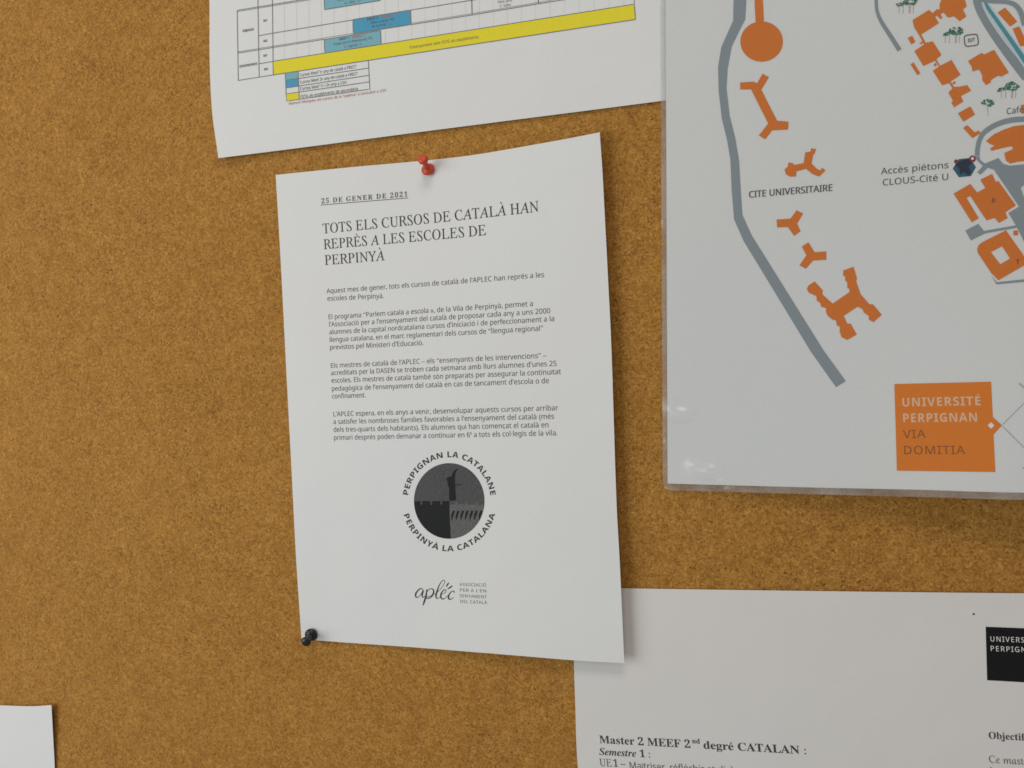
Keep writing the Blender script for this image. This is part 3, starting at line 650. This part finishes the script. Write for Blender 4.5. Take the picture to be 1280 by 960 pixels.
# creases pressed into the film where it has come away from the paper
for (cx_, cy_, ax, ay, hgt) in ((851, 517, 15, 8, .0024), (837, 508, 8, 8, .0016), (886, 588, 17, 9, .0026), (868, 580, 8, 6, .0014), (915, 611, 6, 4, .0018), (906, 600, 9, 5, .0014), (834, 552, 5, 4, .0010), (830, 276, 3.5, 8, .0016)):
    pxx, pyy = g[..., 0].ravel(), g[..., 1].ravel(); rr_ = ((pxx-cx_)/ax)**2+((pyy-cy_)/ay)**2
    pts[:, 1] -= hgt*np.exp(-rr_)
F = [(j*nu+i, (j+1)*nu+i, (j+1)*nu+i+1, j*nu+i+1) for j in range(nv-1) for i in range(nu-1)]
fm = mesh_obj('laminate', pts, F, M_FILM, mp, True)
# rim: between the paper edge and the film edge
inn_b = curve_pts([(834.4, 604.4), (1010, 609.2), (1150, 612.2), (1280, 615.8), RB], 120); out_b = curve_pts(bot, 120)
inn_l = curve_pts([(834.4, 604.4), (833.6, 400), (832.6, 150), LT], 90); out_l = curve_pts(lef[::-1], 90)
def hug(p):
    cx_, cy_ = 836.6, 604.4; dx, dy = p[0]-cx_, p[1]-cy_; q_ = math.hypot(dx, dy)
    return (cx_+dx*8/q_, cy_+dy*8/q_) if dx < 0 and dy > 0 and q_ > 8 else tuple(p)
inner = [tuple(p) for p in inn_l[::-1]]+[tuple(inn_b[0])]*7+[tuple(p) for p in inn_b[1:]]
outer = [hug(p) for p in out_l[::-1] if p[1] < 604]; outer += [(828.6, 604.0)]*(90-len(outer)); outer = outer[:90]
outer += [(836.6-8*math.cos(k*math.pi/14), 604.4+8*math.sin(k*math.pi/14)) for k in range(1, 8)]
outer += [tuple(p) if p[0] > 836.6 else (836.8, 612.6) for p in out_b[1:]]
n_ = min(len(inner), len(outer)); inner, outer = np.array(inner[:n_]), np.array(outer[:n_])
allp = np.vstack([inner, outer]); xz = sm.at(allp[:, 0], allp[:, 1], .0002)
mesh_obj('laminate_rim', sm.pts(xz, .0002), [(i, n_+i, n_+i+1, i+1) for i in range(n_-1)], M_RIM, mp, True)

# ================================================================ programme sheet (lower right)
sp = Surface([(715, 734, .0008), (718, 826, .001), (722, 960, .001), (1000, 738, .0012), (1280, 741, .0015), (1000, 960, .0012), (1280, 960, .002), (900, 1200, .001), (1400, 1200, .001), (1440, 741, .001)])
ps = thing('programme_sheet', 'white sheet headed Master 2 MEEF with a black logo box, tucked under the notice corner', 'paper sheet', root_at(sp, 1000, 850), 'papers pinned to the cork board')
a = sp.at([715], [734.4])[0]; b = sp.at([1280], [741.4])[0]; d2 = (b-a)/np.linalg.norm(b-a); dn = np.array([d2[1], -d2[0]])
TR = proj(*(a+d2*.297)); BRp = proj(*(a+d2*.297+dn*.21)); BLp = proj(*(a+dn*.21))
g = sheet_grid([(715, 734.4), (900, 737.2), (1100, 739.8), (1280, 741.6), TR], [TR, BRp], [BLp, BRp], [(715, 734.4), (717.3, 826), (719, 880), (722.4, 960), BLp], 60, 44)
slab('paper', sp, g, 0, .00012, M_PAPER2, ps)
q = Print(sp); q.text('Master 2 MEEF 2', 'serifb', (749.3, 928.8), (863.8, 935.0), 9.4); q.text('nd', 'serifb', (865, 929.0), (875.2, 929.6), 6.0); q.text('degré CATALAN :', 'serifb', (879.2, 935.8), (1008.6, 943.0), 9.6)
q.build('heading', K, ps)
Print(sp).text('Semestre 1 :', 'serifbi', (749.3, 943.6), (813.5, 947.1), 8.6).build('subheading', K, ps)
q = Print(sp); q.text('UE1 –', 'serif', (750.6, 957.6), (782, 959.2), 9.2).build('course_line', KS, ps)
Print(sp).text('Maîtriser, réfléchir et dialoguer', 'sans', (786.5, 961.0), (897.6, 966.5), 8.6, 1, 0, 24).build('course_line', KS, ps)
q = Print(sp); q.text('Objectifs :', 'serifb', (1235.6, 923.3), (1281, 925.8), 8.6, 1, 0, 8).build('subheading', K, ps)
Print(sp).text('Ce master', 'serif', (1237.2, 953.5), (1281, 956), 9, 1, 0, 7).build('course_line', KS, ps)
Print(sp).text('forme', 'serif', (1238.2, 968.5), (1268, 970), 9, 1).build('course_line', KS, ps)
bl = Print(sp).poly([(1232.1, 783.4), (1350, 788), (1352, 857), (1233.9, 850.3)]).build('university_logo', BOX, ps)
q = Print(sp); logo_text(q, 'UNIVERSITÉ', 'sans', (1237.6, 801.6), (1281, 803.2), 6.3, 1, 7, .14); logo_text(q, 'PERPIGNAN', 'sans', (1237.8, 813.6), (1283, 815.4), 6.3, 1, 7, .14); q.build('logo_text', WHT, bl)
Print(sp).poly(disc(1217.2, 767.6, 1.35, 12), layer=1).build('pin_hole', K, ps)

# ================================================================ corner of a sheet (lower left)
sl = Surface([(0, 881, .001), (64, 881, .004), (40, 900, .002), (68, 960, .0015), (0, 960, .001), (-300, 881, .001), (-300, 1200, .001), (70, 1200, .001)])
cs = thing('blank_sheet', 'blank corner of a white sheet at the lower left of the cork board', 'paper sheet', root_at(sl, 20, 930), 'papers pinned to the cork board')
a = sl.at([64.2], [881.2])[0]; b = sl.at([68.3], [960])[0]; dn = (b-a)/np.linalg.norm(b-a); dl = np.array([dn[1], -dn[0]])
if dl[0] > 0: dl = -dl
TLc, BLc, BRc = proj(*(a+dl*.21)), proj(*(a+dl*.21+dn*.297)), proj(*(a+dn*.297))
g = sheet_grid([TLc, (-60, 880), (0, 881.7), (40, 882.8), (64.2, 881.2)], [(64.2, 881.2), (66.2, 918), (68.3, 960), BRc], [BLc, BRc], [TLc, BLc], 50, 40)
slab('paper', sl, g, 0, .00012, M_PAPER, cs)

# ================================================================ push pins
def plastic(name, col, rough):
    m, nt, b = mat(name); tc = nt.nodes.new('ShaderNodeTexCoord').outputs['Object']
    n = N(nt, 'ShaderNodeTexNoise', Scale=500.0, Detail=2.0); nt.links.new(tc, n.inputs['Vector'])
    c = ramp(nt, n.outputs[0], [(.3, tuple(x*.9 for x in col)), (.7, tuple(x*1.08 for x in col))])
    nt.links.new(c, b.inputs['Base Color']); b.inputs['Roughness'].default_value = rough
    bm = N(nt, 'ShaderNodeBump', Strength=.08, Distance=.0003); nt.links.new(n.outputs[0], bm.inputs['Height']); nt.links.new(bm.outputs[0], b.inputs['Normal'])
    return m
M_STEEL = ink('pin_steel', (.6, .6, .6), .05, .3); M_STEEL.node_tree.nodes['Principled BSDF'].inputs['Metallic'].default_value = 1
def lathe(name, prof, frame, material, parent, n=40):
    V, F = [], []; o_, ex, ey, ez = frame
    for r, h in prof:
        for k in range(n):
            a_ = k*math.tau/n; V.append(o_+ex*(r*math.cos(a_))+ey*(r*math.sin(a_))+ez*h)
    for j in range(len(prof)-1):
        for k in range(n): F.append((j*n+k, j*n+(k+1) % n, (j+1)*n+(k+1) % n, (j+1)*n+k))
    F.append(tuple(range(n-1, -1, -1))); F.append(tuple((len(prof)-1)*n+k for k in range(n)))
    return mesh_obj(name, V, F, material, parent, True)
def push_pin(label, base_px, cap_px, length, rb, rc, material, lift):
    b_ = unproj([base_px[0]], [base_px[1]], lift+.001)[0]; c_ = unproj([cap_px[0]], [cap_px[1]], lift+length)[0]
    p0 = np.array([b_[0], -(lift+.0012), b_[1]]); p1 = np.array([c_[0], -(lift+length), c_[1]])
    ez = p1-p0; Ln = np.linalg.norm(ez); ez /= Ln; ex = np.cross(ez, [0, 0, 1.]); ex /= np.linalg.norm(ex); ey = np.cross(ez, ex)
    r_ = thing('push_pin', label, 'push pin', tuple(float(v) for v in p0), 'push pins holding the central notice')
    fr = (p0, ex, ey, ez)
    base = [(.0006, -.0006), (rb*.86, -.0006), (rb*.97, -.0003), (rb, .0002), (rb*.98, .0009), (rb*.86, .0015), (rb*.62, .0021), (rb*.52, .0026)]
    stem = [(rb*.50, .0024), (rb*.45, .0034), (rb*.40, Ln*.5), (rb*.42, Ln-.0030), (rb*.50, Ln-.0022)]
    cap = [(rb*.48, Ln-.0026), (rc*.80, Ln-.0022), (rc*.96, Ln-.0017), (rc, Ln-.0010), (rc*.97, Ln-.0003), (rc*.82, Ln+.0004), (rc*.45, Ln+.0009), (.0002, Ln+.0010)]
    lathe('collar', base, fr, material, r_); lathe('grip', stem, fr, material, r_); lathe('cap', cap, fr, material, r_)
    lathe('needle', [(.0001, -.009), (.0005, -.0075), (.0005, -.0002)], fr, M_STEEL, r_, 12)
push_pin('red plastic push pin through the top edge of the central notice', (535.2, 212.2), (528.2, 198.2), .0105, .0040, .0031, plastic('red_plastic', (.62, .066, .018), .46), .001)
push_pin('black plastic push pin at the lower left corner of the central notice', (389.4, 793.0), (382, 802.8), .0105, .0041, .0031, plastic('black_plastic', (.012, .013, .014), .28), .001)
